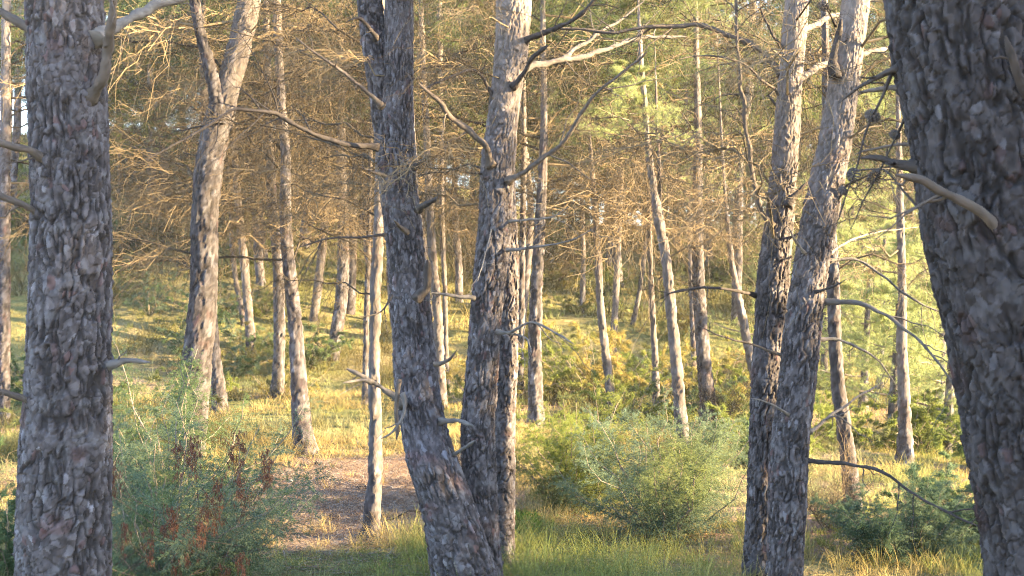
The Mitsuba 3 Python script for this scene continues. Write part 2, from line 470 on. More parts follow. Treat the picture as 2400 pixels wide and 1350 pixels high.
# ------------------------------------------------------------------ the near trees
def photo_tree(label, d, traces, height, du=.0055, dv=.007, plate=(.022, .034), depth=.007, seed=1, name='pine_tree', flare=.25, ragged=1.0, dark=1.0, zf=None, pale=0.0, old=(2.0, 6.0)):
    key = thing(name, label, 'pine tree')
    zf = zf or (EYE - 700 / F * d, EYE + 700 / F * d)
    st = []
    for k, (tr, dd, h, base) in enumerate(traces):
        s = stem_from_photo(tr, dd, h, base=base)
        grow(key, s, du, dv, zf, plate, depth, seed + k, flare=flare if base else 0.0, ragged=ragged, dark=dark, pale=pale, old=old[k] if isinstance(old, list) else old)
        st.append(s)
    return key, st


BROWN, GREY, PALE, DARK = (.105, .083, .067), (.13, .114, .102), (.18, .152, .128), (.055, .045, .040)
# the broad trunk at the left edge
t1, s1 = photo_tree('broad straight pine trunk in full height at the left edge, with bare stubs pointing left', 4.6,
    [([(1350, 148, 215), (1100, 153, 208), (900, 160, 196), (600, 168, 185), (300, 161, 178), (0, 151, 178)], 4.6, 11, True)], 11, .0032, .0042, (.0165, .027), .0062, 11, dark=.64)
for pts, w0, w1, tone, d1 in [([(115, 508), (60, 482), (0, 458), (-70, 430)], 19, 15, BROWN, 4.4), ([(128, 410), (95, 370), (50, 345), (0, 330), (-80, 310)], 22, 17, BROWN, 4.3),
        ([(90, 85), (30, 50), (0, 20), (-60, -40)], 24, 20, BROWN, 4.6), ([(205, 232), (240, 180), (258, 110), (263, 40), (258, -40)], 27, 20, BROWN, 4.35),
        ([(225, 85), (300, 45), (370, 15), (450, -25)], 30, 24, PALE, 4.9), ([(100, 955), (50, 935), (0, 922), (-50, 905)], 17, 12, BROWN, 4.4),
        ([(250, 862), (300, 845), (355, 846)], 16, 11, GREY, 4.55)]:
    limb(t1, pts, 4.53, w0, w1, tone=tone, d1=d1)
# the stems that rise together in the middle
t2, s2 = photo_tree('pine with three stems from one foot, the front stem leaning out to the left', 6.4,
    [([(1350, 1090, 150), (1200, 1053, 132), (1100, 1020, 122), (1000, 993, 108, 6.45), (900, 977, 104, 6.55), (700, 962, 95, 6.66), (600, 953, 92, 6.68), (400, 932, 92, 6.70), (300, 930, 84, 6.70), (200, 933, 74, 6.70), (0, 936, 68, 6.7)], 6.3, 10, True),
     ([(1350, 1135, 84), (1200, 1128, 80), (1000, 1120, 80), (900, 1128, 78), (700, 1142, 76), (550, 1158, 80), (400, 1166, 80), (250, 1182, 72), (100, 1200, 80), (0, 1205, 84)], 6.48, 11, True),
     ([(1350, 1176, 58), (1100, 1178, 60), (1000, 1181, 54), (850, 1187, 54), (700, 1191, 50), (600, 1195, 44), (500, 1192, 38), (300, 1188, 34), (0, 1196, 30)], 7.2, 9, True),
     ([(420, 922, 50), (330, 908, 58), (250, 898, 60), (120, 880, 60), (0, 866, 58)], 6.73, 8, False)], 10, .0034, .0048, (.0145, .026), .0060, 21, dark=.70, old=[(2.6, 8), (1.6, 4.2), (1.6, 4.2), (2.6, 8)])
for pts, w0, w1, tone, d1, d0 in [
        ([(885, 345), (800, 335), (720, 305), (640, 268), (560, 258), (500, 285), (430, 330), (340, 372)], 15, 4, DARK, 5.72, 6.42),
        ([(900, 252), (860, 215), (810, 175), (760, 140), (690, 85)], 12, 5, BROWN, 6.12, 6.37), ([(905, 412), (870, 402), (840, 393)], 9, 7, BROWN, 6.22, 6.37),
        ([(980, 492), (1005, 478), (1028, 462)], 17, 12, DARK, 6.22, 6.37), ([(970, 393), (1008, 362)], 10, 7, DARK, 6.32, 6.37), ([(952, 548), (938, 530), (922, 518)], 11, 7, BROWN, 6.17, 6.32),
        ([(985, 702), (1003, 668), (1004, 640), (999, 608)], 24, 17, DARK, 6.22, 6.32), ([(940, 945), (900, 915), (865, 895), (812, 864)], 17, 9, GREY, 6.22, 6.39),
        ([(868, 896), (840, 893), (803, 896)], 9, 6, GREY, 6.12, 6.25), ([(935, 890), (931, 960), (930, 1032)], 11, 9, BROWN, 6.22, 6.27), ([(940, 925), (945, 962), (930, 1000), (893, 1028)], 10, 5, GREY, 6.12, 6.24),
        ([(1030, 990), (1075, 989), (1107, 997)], 13, 9, GREY, 6.22, 6.39), ([(1045, 1076), (1080, 1056), (1112, 1034)], 14, 9, GREY, 6.12, 6.37), ([(1018, 852), (1050, 842), (1070, 820)], 10, 5, BROWN, 6.22, 6.37),
        ([(905, 550), (850, 555), (790, 557), (700, 580)], 7, 3, DARK, 6.12, 6.42), ([(880, 95), (868, 65), (845, 45), (812, 52)], 13, 5, DARK, 6.22, 6.42), ([(918, 690), (885, 735), (835, 745)], 6, 2, DARK, 6.22, 6.42),
        ([(1152, 385), (1125, 332), (1070, 285), (1030, 240), (980, 195)], 19, 9, BROWN, 6.1, 6.4), ([(1203, 203), (1230, 165), (1255, 130), (1285, 103)], 15, 11, DARK, 6.2, 6.4),
        ([(1228, 95), (1280, 75), (1330, 50), (1400, -10)], 14, 9, DARK, 6.2, 6.45), ([(1188, 428), (1240, 390), (1320, 335), (1360, 270), (1400, 220), (1470, 165), (1520, 120)], 14, 6, BROWN, 6.0, 6.4),
        ([(1188, 585), (1260, 578), (1320, 568), (1390, 538)], 8, 3, GREY, 6.1, 6.4), ([(1165, 780), (1210, 770), (1250, 755), (1290, 772), (1345, 808)], 9, 4, GREY, 5.9, 6.4),
        ([(1165, 775), (1215, 787), (1240, 800), (1245, 830)], 8, 3, GREY, 6.0, 6.4), ([(1185, 522), (1230, 515), (1280, 512), (1335, 482)], 7, 3, PALE, 6.2, 6.45),
        ([(1112, 700), (1060, 692), (1005, 688)], 10, 7, GREY, 6.3, 6.4), ([(1152, 248), (1142, 195), (1110, 165), (1060, 180), (995, 210)], 12, 5, DARK, 6.3, 6.45),
        ([(1198, 176), (1290, 145), (1370, 130), (1440, 110), (1500, 88), (1610, 88)], 18, 7, GREY, 7.8, 7.2), ([(1300, 143), (1350, 112), (1395, 80), (1450, 50), (1510, 0)], 12, 5, GREY, 7.8, 7.38),
        ([(1150, 540), (1142, 580), (1132, 620), (1120, 660)], 3, 2, PALE, 6.1, 6.35)]:
    limb(t2, pts, d0, w0, w1, tone=tone, d1=d1)
# the pair to the right of the middle
t3, s3 = photo_tree('front trunk of the close pair, leaning right, its upper right half in sun', 6.3,
    [([(1350, 1838, 84), (1200, 1845, 88), (1080, 1848, 90), (900, 1868, 88), (675, 1893, 85), (500, 1923, 84), (337, 1955, 78), (150, 1985, 72), (0, 2006, 68)], 6.3, 9.5, True)], 9, .0034, .0048, (.0122, .036), .0060, 31, ragged=.8, dark=.72, old=(1.4, 3.8))
t4, s4 = photo_tree('rear trunk of the close pair, upright and half hidden by its leaning neighbour', 6.7,
    [([(1350, 1778, 72), (1080, 1787, 66), (900, 1797, 72), (675, 1811, 76), (500, 1828, 66), (337, 1842, 62), (150, 1855, 60), (0, 1868, 58)], 6.7, 10, True)], 9, .0034, .0048, (.0125, .040), .0062, 37, ragged=.8, dark=.64, old=(1.4, 3.8))
for pts, w0, w1, tone, d1, d0 in [
        ([(1952, 178), (1957, 130), (1964, 75), (1971, 48)], 22, 12, DARK, 6.2, 6.22), ([(1958, 60), (1945, 35), (1930, 12)], 6, 4, DARK, 6.0, 6.2),
        ([(1930, 710), (1990, 710), (2060, 730), (2130, 780), (2190, 840), (2245, 915)], 14, 4, GREY, 6.0, 6.3), ([(1940, 612), (2000, 608), (2060, 640), (2120, 690), (2215, 735)], 9, 4, GREY, 6.4, 6.35),
        ([(1920, 795), (1990, 805), (2050, 840), (2100, 905)], 9, 3, PALE, 6.5, 6.3), ([(1885, 1077), (1960, 1085), (2050, 1100), (2130, 1150), (2200, 1190), (2295, 1235)], 11, 5, DARK, 5.9, 6.3),
        ([(1895, 1014), (1940, 980), (1980, 950), (2065, 898)], 9, 4, PALE, 6.5, 6.3), ([(1945, 592), (2000, 560), (2060, 545), (2160, 530)], 7, 3, PALE, 6.8, 6.35),
        ([(1832, 832), (1770, 810), (1700, 790), (1630, 760)], 7, 3, BROWN, 6.1, 6.25), ([(1845, 972), (1810, 950), (1760, 934)], 7, 3, PALE, 6.1, 6.22),
        ([(1890, 595), (1870, 570), (1842, 525)], 8, 4, PALE, 6.1, 6.22), ([(1912, 688), (1945, 676), (1985, 655)], 7, 3, DARK, 6.1, 6.22)]:
    limb(t3, pts, d0, w0, w1, tone=tone, d1=d1)
for pts, w0, w1, tone, d1, d0 in [
        ([(1775, 695), (1720, 680), (1650, 675), (1560, 692)], 10, 4, DARK, 6.3, 6.7), ([(1843, 482), (1870, 450), (1895, 424)], 14, 9, DARK, 6.6, 6.6),
        ([(1812, 532), (1772, 465), (1760, 390), (1748, 290), (1735, 180), (1728, 90), (1722, -20)], 14, 7, BROWN, 6.5, 6.65),
        ([(1830, 175), (1780, 120), (1720, 85), (1640, 60), (1540, 62), (1440, 78), (1370, 70), (1305, 68)], 14, 7, BROWN, 6.9, 6.7),
        ([(1832, 230), (1790, 190), (1740, 150), (1660, 130), (1590, 140)], 8, 3, BROWN, 6.4, 6.7), ([(1860, 192), (1912, 162), (1960, 148), (2040, 120), (2120, 100), (2200, 40)], 20, 8, PALE, 7.4, 6.72), ([(1860, 88), (1922, 52), (1975, 30), (2050, -10), (2090, -60)], 17, 7, PALE, 7.4, 6.72),
        ([(1835, 120), (1800, 60), (1780, 10)], 9, 5, DARK, 6.6, 6.68), ([(1850, 560), (1905, 540), (1960, 560)], 5, 2, DARK, 6.2, 6.65)]:
    limb(t4, pts, d0, w0, w1, tone=tone, d1=d1)
# the thick dark trunk at the right edge
edge = [(1350, 2315), (1200, 2298), (1100, 2274), (950, 2252), (800, 2224), (675, 2198), (500, 2160), (300, 2130), (150, 2100), (0, 2085)]
t5, s5 = photo_tree('thick dark pine trunk cut by the right edge, leaning left, with a curved bare stub', 3.2,
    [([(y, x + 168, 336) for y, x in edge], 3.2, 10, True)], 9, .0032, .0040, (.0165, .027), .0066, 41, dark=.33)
for pts, w0, w1, tone, d1, d0 in [
        ([(2355, 575), (2335, 535), (2285, 492), (2205, 450), (2150, 420), (2100, 414)], 30, 19, BROWN, 2.93, 3.07), ([(2165, 388), (2095, 380), (2055, 370), (2015, 374)], 30, 14, DARK, 3.2, 3.2),
        ([(2110, 160), (2040, 190), (1968, 243)], 14, 7, DARK, 3.3, 3.2), ([(2130, 207), (2060, 208), (2008, 224)], 15, 9, BROWN, 3.6, 3.3), ([(2150, 340), (2080, 342), (2005, 362)], 10, 6, BROWN, 3.6, 3.3),
        ([(2420, 230), (2385, 170), (2358, 85)], 26, 18, DARK, 2.95, 3.02), ([(2175, 520), (2120, 450), (2060, 395), (1990, 400)], 6, 4, DARK, 3.5, 3.25)]:
    limb(t5, pts, d0, w0, w1, tone=tone, d1=d1, knots=.5)
# its hanging twigs with cones
hang = limb(t5, [(2095, 150), (2065, 230), (2030, 310), (2008, 395), (1985, 455), (1960, 520)], 3.25, 7, 4, 'hanging_twig', DARK, 3.35, 6)
hang2 = limb(t5, [(2125, 270), (2090, 340), (2060, 400), (2035, 450), (1990, 545)], 3.3, 6, 3, 'hanging_twig', DARK, 3.4, 6)


def cone_mesh(seed, L):
    rg = np.random.default_rng(seed)
    so = Soup()
    n = 56
    for k in range(n):
        t = (k + .5) / n
        r = L * .30 * math.sin(math.pi * (0.12 + .83 * t)) ** .8
        az = k * 2.39996
        o = np.array([math.cos(az) * r * .55, math.sin(az) * r * .55, L * (t - .5)])
        out = np.array([math.cos(az), math.sin(az), .55 - 1.0 * (1 - t)]); out /= np.linalg.norm(out)
        sd = np.array([-math.sin(az), math.cos(az), 0]); up = np.cross(out, sd)
        w, l, h = L * .10, r * .95 + L * .03, L * .03
        v = np.array([o - sd * w * .4, o + sd * w * .4, o + out * l - sd * w - up * h, o + out * l + sd * w - up * h, o + out * l + sd * w + up * h, o + out * l - sd * w + up * h, o + out * l * 1.12])
        f = [[0, 1, 3], [0, 3, 2], [0, 5, 4], [0, 4, 1], [0, 2, 5], [1, 4, 3], [2, 3, 6], [3, 4, 6], [4, 5, 6], [5, 2, 6]]
        so.add(v, f, np.array([.095, .075, .062]) * rg.uniform(.6, 1.3))
    return so


scene['cone_model'] = {'type': 'shapegroup', 'cone': cone_mesh(3, .06).ply('wood', smooth=False)}
for (px, py), d, up, sz, holder in [((2046, 272), 3.28, 15, 34, hang), ((1999, 411), 3.32, 80, 34, hang), ((2049, 414), 3.36, -60, 34, hang2), ((1976, 447), 3.34, 40, 22, hang), ((2098, 316), 3.34, 20, 26, hang2), ((1930, 14), 6.0, 10, 26, t3)]:
    m = turn(at(px, py, d), 30 * up, sz / F * d / .06 * .92)
    m[:3, :3] = np.array(T().rotate([0, 1, 0.3], 100 + up).matrix)[:3, :3] @ m[:3, :3]
    part(holder, 'pine_cone', inst('cone_model', m))

# ------------------------------------------------------------------ the trees of the middle distance
MID = [
 ('rough barked pine that forks in two high up, behind the feathery left shrub', 11.0, [([(1080, 449, 60), (960, 452, 72), (850, 462, 71), (675, 477, 65), (500, 480, 64), (400, 489, 66), (280, 512, 68), (200, 535, 60), (100, 563, 58), (0, 584, 56)], 11, 10, True),
     ([(290, 510, 40), (220, 505, 34), (150, 490, 31), (100, 476, 28), (0, 456, 25)], 10.9, 7.5, False)]),
 ('slim dark pine standing on the bare brown patch left of the stems', 11.6, [([(1108, 722, 56), (1060, 718, 50), (1000, 709, 46), (875, 699, 38), (750, 691, 34), (600, 675, 30), (500, 669, 28), (400, 670, 25), (250, 661, 23), (100, 652, 21), (0, 650, 20)], 11.6, 9, True)]),
 ('slim pale pine left of the leaning stem, its foot in short grass', 8.0, [([(1295, 864, 40), (1175, 875, 36), (1100, 879, 33), (1000, 880, 32), (900, 877, 30), (800, 879, 28), (675, 881, 27), (600, 885, 27), (500, 887, 24), (400, 889, 21), (200, 892, 18)], 8.0, 6.5, True)]),
 ('short leaning dark trunk close behind the forked pine', 16.0, [([(1000, 518, 34), (950, 515, 35), (880, 509, 31), (800, 500, 28), (600, 488, 26), (300, 480, 22)], 16, 9, True)]),
 ('dark straight pine just left of the slim pine on the bare patch', 18.0, [([(950, 648, 32), (880, 652, 29), (800, 655, 28), (700, 654, 27), (600, 650, 25), (500, 640, 24), (400, 634, 22), (200, 628, 18)], 18, 9, True)]),
 ('golden lit slim pine between the forked pine and dark straight pine', 22.0, [([(885, 592, 24), (800, 588, 23), (700, 580, 21), (600, 571, 20), (500, 560, 18), (400, 553, 17), (250, 546, 15)], 22, 8, True)]),
 ('thin crooked stem close left of the golden lit slim pine', 23.5, [([(830, 580, 14), (750, 570, 14), (650, 552, 13), (560, 543, 12), (400, 540, 10)], 23.5, 6, True)]),
 ('pine on the slope between the broad left trunk and the forked pine', 30.0, [([(745, 346, 28), (650, 350, 27), (550, 355, 24), (450, 356, 21), (350, 355, 18), (200, 352, 15)], 30, 10, True)]),
 ('brown pine with swollen foot on the yellow grass, left of the pale slim pine', 22.0, [([(895, 775, 34), (840, 780, 32), (800, 785, 31), (700, 800, 30), (600, 805, 28), (500, 803, 26), (400, 800, 24), (200, 798, 20)], 22, 10, True)]),
 ('thin leaning pine with pale foot, right of the pine on the bare patch', 24.0, [([(860, 720, 20), (750, 735, 22), (650, 748, 21), (500, 762, 20), (350, 768, 18), (200, 775, 15)], 24, 9, True)]),
 ('dark pine tight behind the brown pine with swollen foot', 25.0, [([(875, 808, 27), (780, 816, 28), (680, 822, 25), (500, 826, 22), (300, 828, 18)], 25, 9, True)]),
 ('thin dark stem close behind the pale slim pine', 17.0, [([(930, 856, 15), (800, 858, 14), (700, 860, 13), (500, 866, 12), (300, 870, 10)], 17, 7, True)]),
 ('pale sunlit pine seen in the gap between the leaning stem and the middle stem', 16.0, [([(965, 1034, 26), (850, 1031, 24), (675, 1021, 22), (600, 1014, 21), (500, 1007, 20), (330, 1001, 18), (200, 994, 16), (0, 986, 14)], 16, 9, True)]),
 ('thin brown stem right beside the pale sunlit pine in the gap', 19.0, [([(900, 1046, 14), (700, 1043, 13), (500, 1036, 12), (300, 1034, 12), (0, 1030, 14)], 19, 8, True)]),
 ('slim pine with flared foot right of the three stems', 13.5, [([(1048, 1262, 36), (1000, 1258, 36), (900, 1255, 34), (800, 1254, 33), (675, 1258, 30), (550, 1264, 26), (400, 1272, 22), (250, 1275, 18), (0, 1272, 14)], 13.5, 8, True)]),
 ('thin brown stem close along the right side of the three stems', 17.0, [([(950, 1217, 20), (800, 1220, 18), (700, 1222, 16), (500, 1226, 15), (300, 1228, 13), (100, 1226, 11)], 17, 8, True)]),
 ('thin smooth pine stem tapering to a bare top, in front of the golden bush', 14.0, [([(1022, 1441, 26), (900, 1428, 23), (800, 1416, 21), (700, 1406, 19), (600, 1402, 18), (500, 1395, 16), (400, 1388, 13), (290, 1379, 9)], 14, 3.3, True)]),
 ('thin brown stem right behind the smooth tapering stem', 22.0, [([(885, 1436, 19), (800, 1438, 17), (700, 1443, 16), (500, 1452, 14), (300, 1460, 11)], 22, 8, True)]),
 ('thin dark stem on the slope left of the smooth tapering stem', 26.0, [([(810, 1364, 13), (700, 1365, 14), (600, 1367, 12), (400, 1362, 10)], 26, 8, True)]),
 ('thin golden stem leaning right on the far slope', 25.0, [([(840, 1470, 14), (760, 1483, 13), (690, 1498, 12), (600, 1510, 12), (450, 1532, 10)], 25, 8, True)]),
 ('thin straight stem just left of the white sunlit pine', 15.0, [([(1005, 1540, 18), (850, 1536, 17), (750, 1530, 15), (600, 1524, 13), (500, 1521, 12), (350, 1515, 10)], 15, 6, True)]),
 ('white sunlit slim pine with curved stem and two tops, behind the shrub', 10.5, [([(1130, 1612, 32), (1050, 1603, 31), (950, 1593, 30), (850, 1585, 29), (750, 1575, 27), (675, 1568, 25), (600, 1560, 24), (500, 1541, 24), (430, 1531, 20), (350, 1519, 18), (250, 1512, 16), (150, 1503, 14)], 10.5, 4.4, True),
     ([(560, 1555, 14), (500, 1549, 12), (420, 1546, 11), (300, 1540, 8)], 10.5, 4, False)]),
 ('straight pine with flared foot, left of the close pair', 14.0, [([(1028, 1660, 38), (950, 1659, 37), (850, 1650, 34), (750, 1643, 31), (675, 1638, 30), (600, 1636, 29), (450, 1635, 25), (300, 1636, 20), (150, 1632, 17), (0, 1630, 14)], 14, 8, True)]),
 ('thin shaded stem tight behind the straight pine left of the close pair', 19.0, [([(960, 1630, 15), (850, 1627, 14), (750, 1623, 14), (600, 1618, 12), (400, 1612, 10)], 19, 8, True)]),
 ('crooked sunlit stem that slants in behind the close pair from the left', 14.0, [([(1000, 1790, 22), (845, 1760, 22), (780, 1747, 22), (700, 1732, 19), (620, 1716, 15), (550, 1708, 13), (450, 1699, 11), (300, 1690, 8)], 14, 5, True)]),
 ('slim leaning pine right of the close pair, foot hidden by a green shrub', 8.5, [([(1290, 2016, 36), (1150, 1997, 37), (1050, 1985, 37), (950, 1970, 36), (850, 1960, 32), (750, 1956, 31), (600, 1950, 28), (400, 1940, 24), (200, 1936, 20)], 8.5, 7, True)]),
 ('pale pine in the bright clearing, between the leaning pine and the right edge trunk', 11.0, [([(1110, 2121, 40), (1000, 2120, 34), (900, 2118, 28), (800, 2113, 25), (700, 2115, 22), (500, 2110, 19), (300, 2106, 15)], 11, 7, True)]),
 ('thin pale stem in the bright clearing, close left of the right edge trunk', 18.0, [([(1030, 2236, 16), (900, 2233, 14), (750, 2230, 13), (500, 2222, 12)], 18, 7, True)]),
 ('brown trunk cut by the left edge, behind the broad left trunk', 15.0, [([(960, 8, 30), (700, 10, 28), (400, 12, 25), (0, 15, 22)], 15, 9, True)]),
 ('thin pale stem against the gap of sky, right of the broad left trunk', 33.0, [([(600, 277, 12), (500, 279, 11), (400, 281, 10), (250, 284, 9)], 33, 8, True)]),
]
mid_stems = []
for k, (label, d, tr) in enumerate(MID):
    rg = np.random.default_rng(500 + k)
    fine = .008 + .0004 * d
    key, st = photo_tree(label, d, tr, 8, fine, fine * 1.5, (.026 + .0004 * d, .085), min(.0085, 2.2 / F * d), 60 + 7 * k, flare=.55 if d < 20 else .4, ragged=.8, dark=.7 if k else .42,
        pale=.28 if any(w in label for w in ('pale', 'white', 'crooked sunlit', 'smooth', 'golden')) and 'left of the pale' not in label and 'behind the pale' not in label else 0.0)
    mid_stems.append((key, st[0], d))
    thin = st[0].rad(1.5) < .055
    n = int((11 if thin else 20) + d * .6) if d > 9 else 14
    dress(key, st[0], n, (1.5 if d < 12 else 2.1) + .2 * rg.uniform() + ground_z(st[0].c[0][0], d), min(st[0].z[-1], EYE + 720 / F * d), (.5, 1.2) if thin else (.7, 2.0), rg, (-.5, 3.64) if d < 16 else None)
    if 'white sunlit' in label:
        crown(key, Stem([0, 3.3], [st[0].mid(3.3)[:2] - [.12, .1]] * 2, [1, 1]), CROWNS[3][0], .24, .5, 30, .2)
    if st[0].z[-1] > 5:
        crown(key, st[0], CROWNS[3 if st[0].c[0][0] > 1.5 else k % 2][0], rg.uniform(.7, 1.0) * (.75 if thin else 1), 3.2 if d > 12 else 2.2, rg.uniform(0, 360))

rg = np.random.default_rng(77)
dress(t2, s2[1], 9, 2.0, 4.2, (.5, 1.1), rg, (2.2, 4.6)); dress(t2, s2[2], 9, 2.0, 4.4, (.6, 1.3), rg); dress(t2, s2[0], 6, 2.1, 4.2, (.5, 1.0), rg, (1.6, 3.6)); dress(t3, s3[0], 8, 1.8, 3.4, (.6, 1.2), rg, (-.9, .9)); dress(t4, s4[0], 10, 1.8, 3.6, (.6, 1.3), rg, (1.2, 4.6))
for key, st, m in ((t1, s1[0], 0), (t2, s2[0], 1), (t3, s3[0], 0), (t4, s4[0], 1), (t5, s5[0], 0)):
    crown(key, st, CROWNS[m][0], .9, 2.4, 70 * m + 40)


# ------------------------------------------------------------------ the woods behind: models of whole trees, copied
def wood_model(seed, H, nb, cm):
    rg = np.random.default_rng(seed)
    z = np.linspace(-.4, H, 7)
    c = np.cumsum(rg.normal(0, .10, (7, 2)), 0); c -= c[:1]
    st = Stem(z, c, np.linspace(rg.uniform(.10, .15), .04, 7))
    v, f, col = bark_mesh(st.z, st.c, st.r, .025, .045, (0, 6), (.05, .12), .008, seed)
    scene[f'trunk_model_{seed}'] = {'type': 'shapegroup', 'trunk': mikit.ply((v, f), 'bark', smooth=True, color=np.clip(col, 0, 1))}
    spots = []
    for k in range(nb):
        zz = 2.0 + (H - 2.5) * (k + rg.uniform()) / nb
        az = rg.uniform(0, 2 * math.pi)
        d = np.array([math.cos(az), math.sin(az), rg.uniform(-.2, .35)])
        spots.append((branch(rg, zz > 3.6, .45), place(st.mid(zz) + d * [st.rad(zz) * .7] * 3, d, None, rg.uniform(.9, 2.3))))
    return st, spots, cm


WOODS = [wood_model(701, 8.5, 26, 0), wood_model(702, 9.5, 28, 1), wood_model(703, 7.5, 24, 0), wood_model(704, 9.0, 28, 1)]


def wood_tree(x, y, k, s, deg, label, group, crown_s=1.0, nb=99, low=0):
    key = thing('pine_tree', label, 'pine tree', group)
    st, spots, cm = WOODS[k]
    o = np.array([x, y, float(ground_z(x, y))])
    M = turn(o, deg, s)
    scene[f'{key}__trunk'] = inst(f'trunk_model_{701 + k}', M)
    for g, m in spots[:nb]:
        part(key, g[0], inst(g[1], M @ m))
    top = Stem([0, o[2] + (st.z[-1]) * s], np.array([[x, y], (M @ np.r_[st.c[-1], 0, 1])[:2]]), [1, 1])
    crown(key, top, CROWNS[cm][0], s * crown_s, (low or (3.4 if crown_s < 1.2 else 5.0)) * s, deg + 50)


rg = np.random.default_rng(900)
taken = [(s.c[0][0], d) for _, s, d in mid_stems]
cnt = 0
for _ in range(4000):
    y = rg.uniform(23, 56); x = rg.uniform(-.50, .48) * y
    px = 1200 + x / y * F
    if any((x - a) ** 2 + (y - b) ** 2 < 1.5 ** 2 for a, b in taken):
        continue
    if px < 480 and y > 24 and rg.uniform() < .9:
        continue
    if px > 2000 and y < 26:
        continue
    taken.append((x, y)); cnt += 1
    wood_tree(x, y, rg.integers(4), rg.uniform(.8, 1.15), rg.uniform(0, 360), 'slim pine trunk with bare twiggy branches in the thicket at the back', 'pines in the thicket at the back', nb=18 if y > 38 else 99, crown_s=1.6 if y > 28 else 1.15)
    if cnt >= 66:
        break

# the far rows: only trunk and a low dark crown
rg = np.random.default_rng(950)
for _ in range(64):
    y = rg.uniform(44, 78); x = rg.uniform(-.50, .50) * y
    if 1200 + x / y * F < 470 and rg.uniform() < .8:
        continue
    wood_tree(x, y, rg.integers(4), rg.uniform(1.0, 1.4), rg.uniform(0, 360), 'dark leafy pine filling the far background behind the thicket', 'far pines behind the thicket', crown_s=1.7, nb=0, low=7.4 if 1200 + x / y * F > 520 else 0)

for k, (px, d) in enumerate([(30, 30), (110, 34), (215, 31), (300, 35), (390, 32), (450, 37), (340, 41), (160, 43)]):
    wood_tree((px - 1200) / F * d, d, k % 4, 1.0 + .05 * (k % 3), 47 * k, 'dark crowned pine above the gap of sky on the left', 'pines above the gap of sky', 1.25, 5, 5.3)

# pines beyond the right edge, whose crowns shade the foreground
for k, (x, y, s) in enumerate([(5.4, 1.6, .9), (4.3, 3.0, .8), (6.2, 3.0, 1.2), (7.6, 2.3, 1.2), (5.2, 3.4, 1.0), (5.7, 4.6, .55), (6.6, 4.9, .65), (9.0, 1.6, 1.1), (5.0, 5.0, .5), (6.2, 5.0, .6), (7.4, 4.4, .75), (4.0, 0.4, .9), (5.6, .2, 1.0), (7.2, .3, 1.0)]):
    key = thing('pine_tree', 'bushy young pine standing beyond the right edge', 'pine tree', 'young pines beyond the right edge')
    o = np.array([x, y, float(ground_z(x, y))])
    st = Stem([o[2] - .3, o[2] + 3.4], np.array([[x, y], [x, y]]), [.07, .03])
    grow(key, st, .03, .05, (0, 3), (.04, .08), .004, 300 + k)
    crown(key, Stem([o[2], o[2] + .5], np.array([[x, y], [x, y]]), [1, 1]), CROWNS[2][0], s, 0, 57 * k)

for x, y, k, deg in ((7.4, 2.3, 1, 20), (9.2, 3.0, 3, 140), (6.4, .6, 0, 250)):
    wood_tree(x, y, k, 1.0, deg, 'full grown pine standing beyond the right edge', 'pines beyond the right edge', 1.3, 4)

# bushy pines in the bright clearing to the right, green down to the ground
rg = np.random.default_rng(41)
for k, (px, d, s) in enumerate([(2060, 21, 1.0), (2200, 17, .9), (2330, 20, 1.0), (1990, 27, 1.2), (2130, 29, 1.2), (2260, 30, 1.2), (1850, 31, 1.1), (2390, 26, 1.1), (1720, 36, 1.5), (2050, 34, 1.5), (2200, 36, 1.6), (1930, 22, 1.25), (2100, 24, 1.35), (1870, 40, 1.7), (1560, 42, 1.7), (1400, 46, 1.7), (2330, 33, 1.6), (1990, 46, 1.9), (2085, 13.5, .6), (2215, 13, .6), (2020, 17, .7), (1330, 40, 1.4), (1650, 40, 1.5)]):
    key = thing('young_pine', *(('pale green leafy pine showing between the trunks far back, left of the bright clearing', 'pine tree', 'pale green pines far back') if px < 1900 else
        ('low yellow green pine right behind the slim leaning pine on the right', 'pine tree') if (px, d) == (2085, 13.5) else ('low yellow green pine close left of the thick right edge trunk', 'pine tree') if (px, d) == (2215, 13) else
        ('bushy yellow green young pine in the bright clearing at the right', 'pine tree', 'young pines in the bright clearing')))
    x = (px - 1200) / F * d
    s *= .72 if d < 32 else 1
    g = float(ground_z(x, d))
    st = Stem([g - .3, g + 3.6 * s], np.array([[x, d], [x + .1, d]]), [.07, .03])
    grow(key, st, .03, .05, (0, 1), (.04, .08), .004, 320 + k)
    crown(key, Stem([g, g + .4], np.array([[x, d], [x, d]]), [1, 1]), CROWNS[3][0], s, 0, 83 * k)


